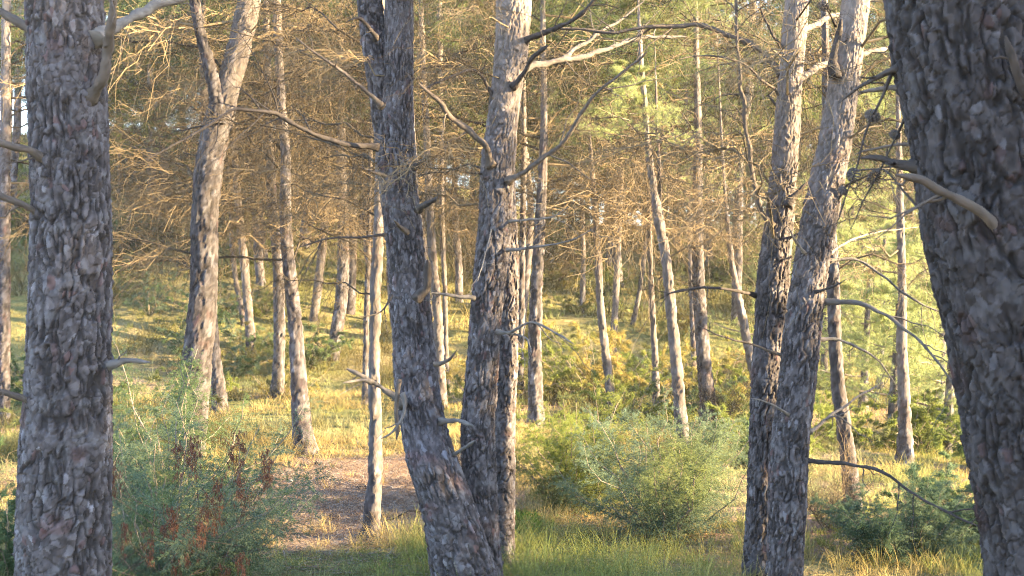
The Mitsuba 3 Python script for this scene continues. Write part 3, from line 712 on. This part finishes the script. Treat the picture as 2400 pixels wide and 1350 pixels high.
# ------------------------------------------------------------------ shrubs
def shrub_model(seed, R, H, nst, tufts, tone, tone2, needle, per, plume=.25):
    rg = np.random.default_rng(seed)
    stems, C, D = [], [], []
    for k in range(nst):
        az = rg.uniform(0, 2 * math.pi); sp = math.sqrt(rg.uniform(0, 1))
        L = H * (1.05 - .45 * sp) * rg.uniform(.7, 1.1)
        u = np.linspace(0, 1, 8)[:, None]
        out = np.array([math.cos(az), math.sin(az), 0]) * R * sp
        Q = np.array([0, 0, -.05]) + out * .12 + out * .9 * u ** 1.2 + np.array([0, 0, L]) * u + np.cumsum(rg.normal(0, .03, (8, 3)), 0) * H
        stems.append((Q, np.linspace(.0065, .0016, 8) * H))
        nt = max(6, int(2.1 * tufts / nst / 9))                                       # side twigs, each a small plume
        q = rg.uniform(.08, 1, nt)
        P = np.stack([np.interp(q, u[:, 0], Q[:, a]) for a in range(3)], 1)
        e = rg.normal(size=(nt, 3)) * [1, 1, .5] + [0, 0, .45] + out / max(R, .1) * .5; e /= np.linalg.norm(e, axis=1, keepdims=True)
        Lt = rg.uniform(.5, 1.1, (nt, 1)) * plume * H * (1.15 - .75 * q[:, None])
        w = np.linspace(.1, 1, 9)
        X = P[:, None] + (e * Lt)[:, None] * w[None, :, None] + np.array([0, 0, -.28]) * Lt[:, None] * (w ** 2)[None, :, None] + rg.normal(0, .012 * H, (nt, 9, 3)) * w[None, :, None]
        C.append(X.reshape(-1, 3)); D.append(np.repeat(e * 1.2 + [0, 0, -.15], 9, axis=0))
    C, D = np.vstack(C), np.vstack(D)
    mixv = sstep(.38, .62, fbm(C * 2.2 / H, 2, seed))[:, None]
    v, f, c = needle_tufts(rg, C, D, per, needle[0], needle[1], .5, np.array(tone) * (1 - mixv) + np.array(tone2) * mixv, .22)
    return stems, (v, f, c)


def shrub(label, x, y, R, H, seed, tone, tone2, nst=26, tufts=1500, needle=(.035, .004), per=14, name='shrub', cat='shrub', dead=0, dead_tone=(.17, .085, .058), plume=.25):
    key = thing(name, label, cat)
    o = np.array([x, y, float(ground_z(x, y))])
    stems, (v, f, c) = shrub_model(seed, R, H, nst, tufts, tone, tone2, needle, per, plume)
    so = Soup(); so.add(v + o, f, c)
    part(key, 'foliage', so.ply('leafy', smooth=False))
    for Q, r in stems:
        s2 = Soup(); a, b = strands((Q + o)[None], r[None], 5); s2.add(a, b, (.21, .165, .13)); part(key, 'stem', s2.ply('wood'))
    rg = np.random.default_rng(seed + 1)
    for k in range(dead):
        Q, r = stems[rg.integers(len(stems))]
        p = Q[rg.integers(2, 5)] + o
        toward = np.array([rg.uniform(-.25, .75) * R, -R * rg.uniform(.5, .95), rg.uniform(.2, .95) * H]) + o - p
        n = 26
        C = p + toward + np.stack([rg.normal(0, .014, n), rg.normal(0, .014, n), -rg.uniform(0, .16, n)], 1)
        v, f, c = needle_tufts(rg, C, np.tile([0, 0, -1.0], (n, 1)), 7, .03, .0035, .35, dead_tone)
        s3 = Soup(); s3.add(v, f, c)
        tw, tf = strands([np.linspace(p, C[0], 5)], [np.linspace(.003, .0015, 5)], 3); s3.add(tw, tf, (.2, .15, .12))
        part(key, 'dead_sprig', s3.ply('leafy', smooth=False), 'withered reddish brown sprig' if k == 0 else None)
    return key


BLUE, GREEN, LIME, GOLD, OLIVE = (.155, .205, .135), (.125, .175, .08), (.21, .24, .065), (.32, .26, .09), (.165, .18, .075)
shrub('large feathery green shrub with withered reddish sprigs beside the broad left trunk', -1.72, 6.3, .80, .95, 801, (.15, .20, .09), BLUE, 44, 8500, (.023, .0023), 9, dead=30, plume=.32)
shrub('green shrub with tall plume rising in front of the forked pine', -2.15, 8.0, .7, 1.35, 802, GREEN, BLUE, 30, 9000, (.022, .0022), 9)
shrub('olive green low shrub at the foot of the three stems, right side', .50, 8.9, .78, .92, 803, OLIVE, LIME, 40, 9000, (.024, .0024), 9)
shrub('blue green feathery shrub in front of the white sunlit pine', 1.0, 7.9, .62, 1.08, 804, BLUE, (.19, .22, .09), 34, 9000, (.022, .0022), 9)
shrub('blue green shrub at the foot of the slim leaning pine on the right', 2.35, 7.4, .5, .62, 805, BLUE, (.10, .15, .09), 26, 6500, (.022, .0022), 9)
shrub('small dark green shrub between the leaning pine and the right edge trunk', 2.95, 7.9, .5, .55, 806, GREEN, BLUE, 22, 1800)
shrub('golden broom bush on the slope behind the smooth tapering stem', 1.2, 17.0, 1.3, 1.35, 807, GOLD, LIME, 40, 1600, (0.069, 0.0090), 9)
shrub('yellow green bush to the right of the golden broom bush', 2.4, 15.5, .9, 1.0, 808, LIME, GOLD, 30, 1100, (0.063, 0.0090), 9)
shrub('dark green bush low behind the slim dark pine on the bare patch', -3.6, 21.5, 1.2, .9, 809, GREEN, OLIVE, 30, 900, (0.069, 0.0105), 9)
shrub('dark green thicket bush on the slope left of the forked pine', -8.6, 27.0, 1.6, 1.7, 810, (.045, .075, .028), GREEN, 30, 1200, (0.092, 0.0135), 9)
shrub('dark bush on the crest below the gap of sky', -10.0, 34.0, 2.4, 2.0, 811, (.05, .075, .035), GREEN, 34, 1400, (0.115, 0.0165), 9)
shrub('broad dark bush on the crest beside the forked pine', -7.0, 33.0, 2.4, 1.9, 812, (.05, .075, .035), OLIVE, 34, 1400, (0.115, 0.0165), 9)
shrub('green bush on the left slope at the left edge', -6.2, 16.5, 1.1, 1.2, 813, GREEN, OLIVE, 26, 900, (0.069, 0.0105), 9)
shrub('green shrub peeping out at the left edge beside the broad left trunk', -2.62, 6.5, .4, .75, 814, GREEN, BLUE, 22, 1600)
shrub('yellow green bush in the bright clearing under the pale pine', 4.2, 12.8, .9, .9, 815, LIME, (.13, .15, .05), 28, 1100, (0.057, 0.0090), 9)
shrub('green bush in the bright clearing next to the right edge trunk', 4.6, 11.2, .8, .8, 816, (.09, .13, .05), LIME, 28, 1100, (0.057, 0.0090), 9)
shrub('round green bush at the foot of the straight pine left of the close pair', 2.9, 12.3, .75, .75, 817, OLIVE, LIME, 26, 950, (0.052, 0.0075), 9)
shrub('green bush seen between the pair and the slim leaning pine', 2.35, 11.0, .6, .8, 818, LIME, GREEN, 24, 850, (0.052, 0.0075), 9)
shrub('dense low shrub beyond the right edge', 4.35, 7.2, .8, 1.25, 819, GREEN, BLUE, 26, 850, (0.046, 0.0090), 9)
shrub('wide low shrub beyond the right edge', 5.4, 6.2, .9, 1.5, 820, GREEN, BLUE, 26, 950, (0.046, 0.0105), 9)


rg = np.random.default_rng(61)
for k in range(62):
    y = rg.uniform(11, 34); x = rg.uniform(-.42, .42) * y
    if 25 < k < 46:
        y = rg.uniform(21, 38); x = rg.uniform(-.40, -.08) * y
    if abs(x + 1.3) < 1.6 and y < 13:
        continue
    shrub(f'low {("olive green", "yellow green", "dark green", "golden")[k % 4]} scrub bush in the grass of the slope', x, y, rg.uniform(.4, .9) * (1 + y / 50), rg.uniform(.35, .75) * (1 + y / 50), 860 + k, [OLIVE, LIME, GREEN, GOLD][k % 4], [LIME, OLIVE, BLUE, OLIVE][k % 4], 12, 420, (.035 + .0014 * y, .004 + .0002 * y), 8, name='scrub_bush')
    labels[list(used)[-1]]['group'] = ('olive green', 'yellow green', 'dark green', 'golden')[k % 4] + ' scrub bushes on the slope'

# ------------------------------------------------------------------ grass, moss, litter
def bare(x, y):
    """1 on the trodden brown patch left of the three stems."""
    n = fbm(np.stack([x * 1.3, y * 1.3, 0 * x], -1), 3, 77) - .5
    return sstep(1.15, .75, np.hypot((x + 1.30) / 1.25, (y - 9.5) / 1.9) + n * .6)


def blades(rg, O, n, L, w, spread, col, k=4):
    """Tufts of arching blades at O; L, w per tuft."""
    m = len(O)
    az = rg.uniform(0, 2 * np.pi, (m, n)); lean = rg.uniform(.05, 1, (m, n)) * spread
    d = np.stack([np.cos(az) * lean, np.sin(az) * lean, np.ones_like(az)], -1); d /= np.linalg.norm(d, axis=2, keepdims=True)
    ln = (L[:, None] * rg.uniform(.45, 1.15, (m, n)))[..., None]
    o = O[:, None] + np.stack([np.cos(az), np.sin(az), 0 * az], -1) * (L[:, None, None] * rg.uniform(0, .25, (m, n))[..., None])
    side = np.stack([-np.sin(az + rg.normal(0, .7, az.shape)), np.cos(az), 0 * az], -1)
    side /= np.linalg.norm(side, axis=2, keepdims=True) + 1e-9
    sag = rg.uniform(.1, .75, (m, n))[..., None]
    rows = []
    for t in np.linspace(0, 1, k)[:-1]:
        p = o + d * ln * t + np.array([0, 0, -1]) * ln * sag * t ** 2.2 + np.stack([np.cos(az), np.sin(az), 0 * az], -1) * ln * sag * .5 * t ** 2
        hw = (w[:, None, None] * (1 - .55 * t)) / 2
        rows += [p - side * hw, p + side * hw]
    p = o + d * ln + np.array([0, 0, -1]) * ln * sag + np.stack([np.cos(az), np.sin(az), 0 * az], -1) * ln * sag * .5
    V = np.stack(rows + [p], 2).reshape(-1, 2 * k - 1, 3)
    b = np.arange(len(V))[:, None, None] * (2 * k - 1)
    tri = []
    for i in range(k - 2):
        tri += [[2 * i, 2 * i + 1, 2 * i + 3], [2 * i, 2 * i + 3, 2 * i + 2]]
    tri.append([2 * k - 4, 2 * k - 3, 2 * k - 2])
    c = np.repeat(np.repeat(col, n, axis=0) * rg.uniform(.7, 1.3, (m * n, 1)), 2 * k - 1, axis=0)
    return V.reshape(-1, 3), (b + np.array(tri)[None]).reshape(-1, 3), c


def scatter(rg, n, y0, y1, half=.47):
    y = np.sqrt(rg.uniform(y0 ** 2, y1 ** 2, n)); x = rg.uniform(-half, half, n) * y + rg.normal(0, .1, n)
    return x, y


rg = np.random.default_rng(33)
so = Soup()
STRAW, GRN, PALEG = np.array([.58, .44, .19]), np.array([.27, .295, .09]), np.array([.38, .39, .21])
for y0, y1, n, nb, L, w, k in [(4.6, 9, 2600, 30, (.09, .22), (.0022, .0036), 4), (9, 14, 4200, 22, (.10, .25), (.0034, .005), 4), (14, 24, 6500, 12, (.13, .32), (.005, .009), 3), (24, 50, 14000, 8, (.20, .46), (.014, .022), 3)]:
    x, y = scatter(rg, n, y0, y1)
    p = np.stack([x * .8, y * .8, 0 * x], -1)
    dens = fbm(p, 3, 60)
    keep = (rg.uniform(0, 1, n) > .93 * bare(x, y)) & (rg.uniform(0, 1, n) < np.where(y < 12, sstep(.10, .26, dens), sstep(.22, .40, dens)))
    x, y = x[keep], y[keep]
    m = len(x)
    O = np.stack([x, y, ground_z(x, y) - .01], -1)
    q = np.stack([x * .45, y * .45, 0 * x], -1)
    a = sstep(.32, .56, fbm(q, 3, 91) + rg.normal(0, .05, m))[:, None]
    b = (sstep(.45, .7, fbm(q * 1.7 + 5, 2, 92)) * .8)[:, None]
    hill = (sstep(21, 27, y) * sstep(-1, -5, x))[:, None]
    a = a * (1 - .8 * hill)
    pat = fbm(np.stack([x * .9 + 30, y * .9, 0 * x], -1), 3, 95)
    rough = (sstep(.52, .66, pat) * sstep(9, 13, y))[:, None]
    col = (GRN * (1 - .35 * hill) * (1 - a) + STRAW * a) * (1 - b * (1 - hill)) + PALEG * b * (1 - hill)
    col = (col * (1 - rough) + np.array([.155, .135, .06]) * rough) * rg.uniform(.72, 1.12, (m, 1)) * np.where(y > 9, .9, 1.0)[:, None]
    ln = rg.uniform(*L, m) * (.75 + .9 * sstep(.45, .7, pat)) * (1 + .35 * rough[:, 0])
    v, f, c = blades(rg, O, nb, ln, rg.uniform(*w, m), .8, col, k)
    so.add(v, f, c)
scene['grass'] = so.ply('leafy', smooth=False)
labels['grass'] = {'kind': 'stuff', 'label': 'tufts of green and straw coloured grass covering the woodland floor', 'category': 'grass'}

x = rg.normal(.06, .09, 500); y = 8.45 + rg.normal(0, .14, 500)
v, f, c = blades(rg, np.stack([x, y, ground_z(x, y)], -1), 14, rg.uniform(.04, .09, 500), rg.uniform(.004, .006, 500), .9, np.tile([.12, .24, .03], (500, 1)), 3)
so = Soup(); so.add(v, f, c); scene['moss'] = so.ply('leafy', smooth=False)
labels['moss'] = {'kind': 'stuff', 'label': 'vivid green cushion of moss at the right foot of the three stems', 'category': 'moss'}

n = 36000
x, y = scatter(rg, n, 5, 24)
near = rg.uniform(0, 1, n) < .75
x[near] = -1.35 + rg.normal(0, 1.0, near.sum()); y[near] = 9.6 + rg.normal(0, 1.5, near.sum())
az = rg.uniform(0, np.pi, n); L = rg.uniform(.03, .13, n)
O = np.stack([x, y, ground_z(x, y) + .006 + rg.uniform(0, .018, n)], -1)
dd = np.stack([np.cos(az) * L, np.sin(az) * L, rg.normal(0, .15, n) * L], -1)
sd = np.stack([-np.sin(az), np.cos(az), 0 * az], -1) * rg.uniform(.001, .0032, n)[:, None]
V = np.stack([O - dd / 2 - sd, O - dd / 2 + sd, O + dd / 2 + sd, O + dd / 2 - sd], 1).reshape(-1, 3)
b = np.arange(n)[:, None] * 4
f = np.concatenate([b + [0, 1, 2], b + [0, 2, 3]])
col = np.array([[.36, .26, .19], [.28, .18, .125], [.46, .39, .32], [.21, .145, .11]])[rg.integers(0, 4, n)]
so = Soup(); so.add(V, f, np.repeat(col, 4, axis=0)); scene['needle_litter'] = so.ply('leafy', smooth=False)
labels['needle_litter'] = {'kind': 'stuff', 'label': 'fallen brown pine needles and bits of twig on the bare ground', 'category': 'litter'}

# ------------------------------------------------------------------ fallen branches, dry bushes
for k, (px, py, L, deg, lab) in enumerate([(20, 1270, .9, 40, 'pale grey fallen branch lying by the left edge at the bottom'), (40, 1180, .8, 110, 'grey fallen branch leaning in the brush left of the broad left trunk'), (900, 1230, .7, 10, 'dry fallen branch beside the foot of the slim pale pine'),
        (770, 1240, .8, 200, 'thin fallen branch lying at the lower edge of the bare brown patch'), (1290, 1190, .8, 20, 'dry fallen branch under the olive shrub right of the three stems'), (1690, 1180, 1.0, 170, 'forked dry fallen branch in the grass left of the close pair'), (1480, 960, 1.6, 15, 'long fallen branch lying across the grass behind the smooth tapering stem')]):
    d = F * EYE / (py - 675)
    x = (px - 1200) / F * d
    key = thing('fallen_branch', lab, 'fallen branch')
    dr_ = np.array([math.cos(math.radians(deg)), math.sin(math.radians(deg)), .1])
    scene[key] = inst(f'branch_model_{k % NB}', place([x, d, float(ground_z(x, d)) + .05], dr_, None, L))
for k, (px, py, s, lab) in enumerate([(345, 800, 1.0, 'reddish dry twiggy bush below the pine on the left slope'), (1080, 800, 1.3, 'dry brown twiggy bush seen between the leaning and the middle stem'), (1300, 700, 1.6, 'dry golden twiggy bush on the slope behind the three stems'), (1060, 1190, .6, 'small dry bush in the gap at the foot of the three stems'), (1690, 1010, .7, 'dry bush beside the straight pine left of the close pair'), (1950, 1250, .6, 'dry brown bush at the right foot of the close pair')]):
    d = min(F * EYE / (py - 675), 30)
    x = (px - 1200) / F * d
    key = thing('dry_bush', lab, 'dry bush')
    r2 = np.random.default_rng(k + 1300)
    for q in range(14):
        az = r2.uniform(0, 6.28)
        part(key, 'twig', inst(f'branch_model_{r2.integers(NB)}', place([x, d, float(ground_z(x, d)) - .02], [math.cos(az) * .6, math.sin(az) * .6, 1.0], [math.cos(az + .5), math.sin(az + .5), .2], s * r2.uniform(.5, 1))))

rg = np.random.default_rng(88)
for k in range(16):
    x, y = -1.25 + rg.normal(0, .75), 9.4 + rg.normal(0, 1.0)
    z = float(ground_z(x, y))
    if k % 2:
        key = thing('stone', 'small pale stone lying on the bare brown patch', 'stone', 'small stones on the bare patch')
        r = rg.uniform(.012, .035)
        d = rg.normal(size=(14, 3)); d /= np.linalg.norm(d, axis=1, keepdims=True)
        m = trimesh.convex.convex_hull(d * r * [1.3, 1, .7])
        scene[key] = mikit.ply((m.vertices + [x, y, z + r * .3], m.faces), 'wood', color=np.tile(np.array([.42, .37, .32]) * rg.uniform(.7, 1.1), (len(m.vertices), 1)))
    else:
        key = thing('fallen_cone', 'dark pine cone fallen on the bare brown patch', 'pine cone', 'fallen cones on the bare patch')
        m = turn([x, y, z + .018], rg.uniform(0, 360), rg.uniform(.9, 1.2)); m[:3, :3] = m[:3, :3] @ np.array(T().rotate([0, 1, 0], 85).matrix)[:3, :3]
        scene[key] = inst('cone_model', m)

# one shapegroup per crown part is used above; the source groups themselves are not needed any more
for name, *_ in CROWNS:
    scene.pop(name, None)

# ------------------------------------------------------------------ thin haze among the trees
scene['air'] = {'type': 'homogeneous', 'albedo': {'type': 'rgb', 'value': [.95, .95, .95]}, 'sigma_t': 0.0007}
scene['haze'] = {'type': 'cube', 'to_world': T().translate([0, 0, 4]).scale([330, 330, 19]), 'bsdf': {'type': 'null'}, 'interior': {'type': 'ref', 'id': 'air'}}
labels['haze'] = {'kind': 'stuff', 'label': 'thin pale haze hanging between the trees', 'category': 'haze'}
scene['camera']['medium'] = {'type': 'ref', 'id': 'air'}
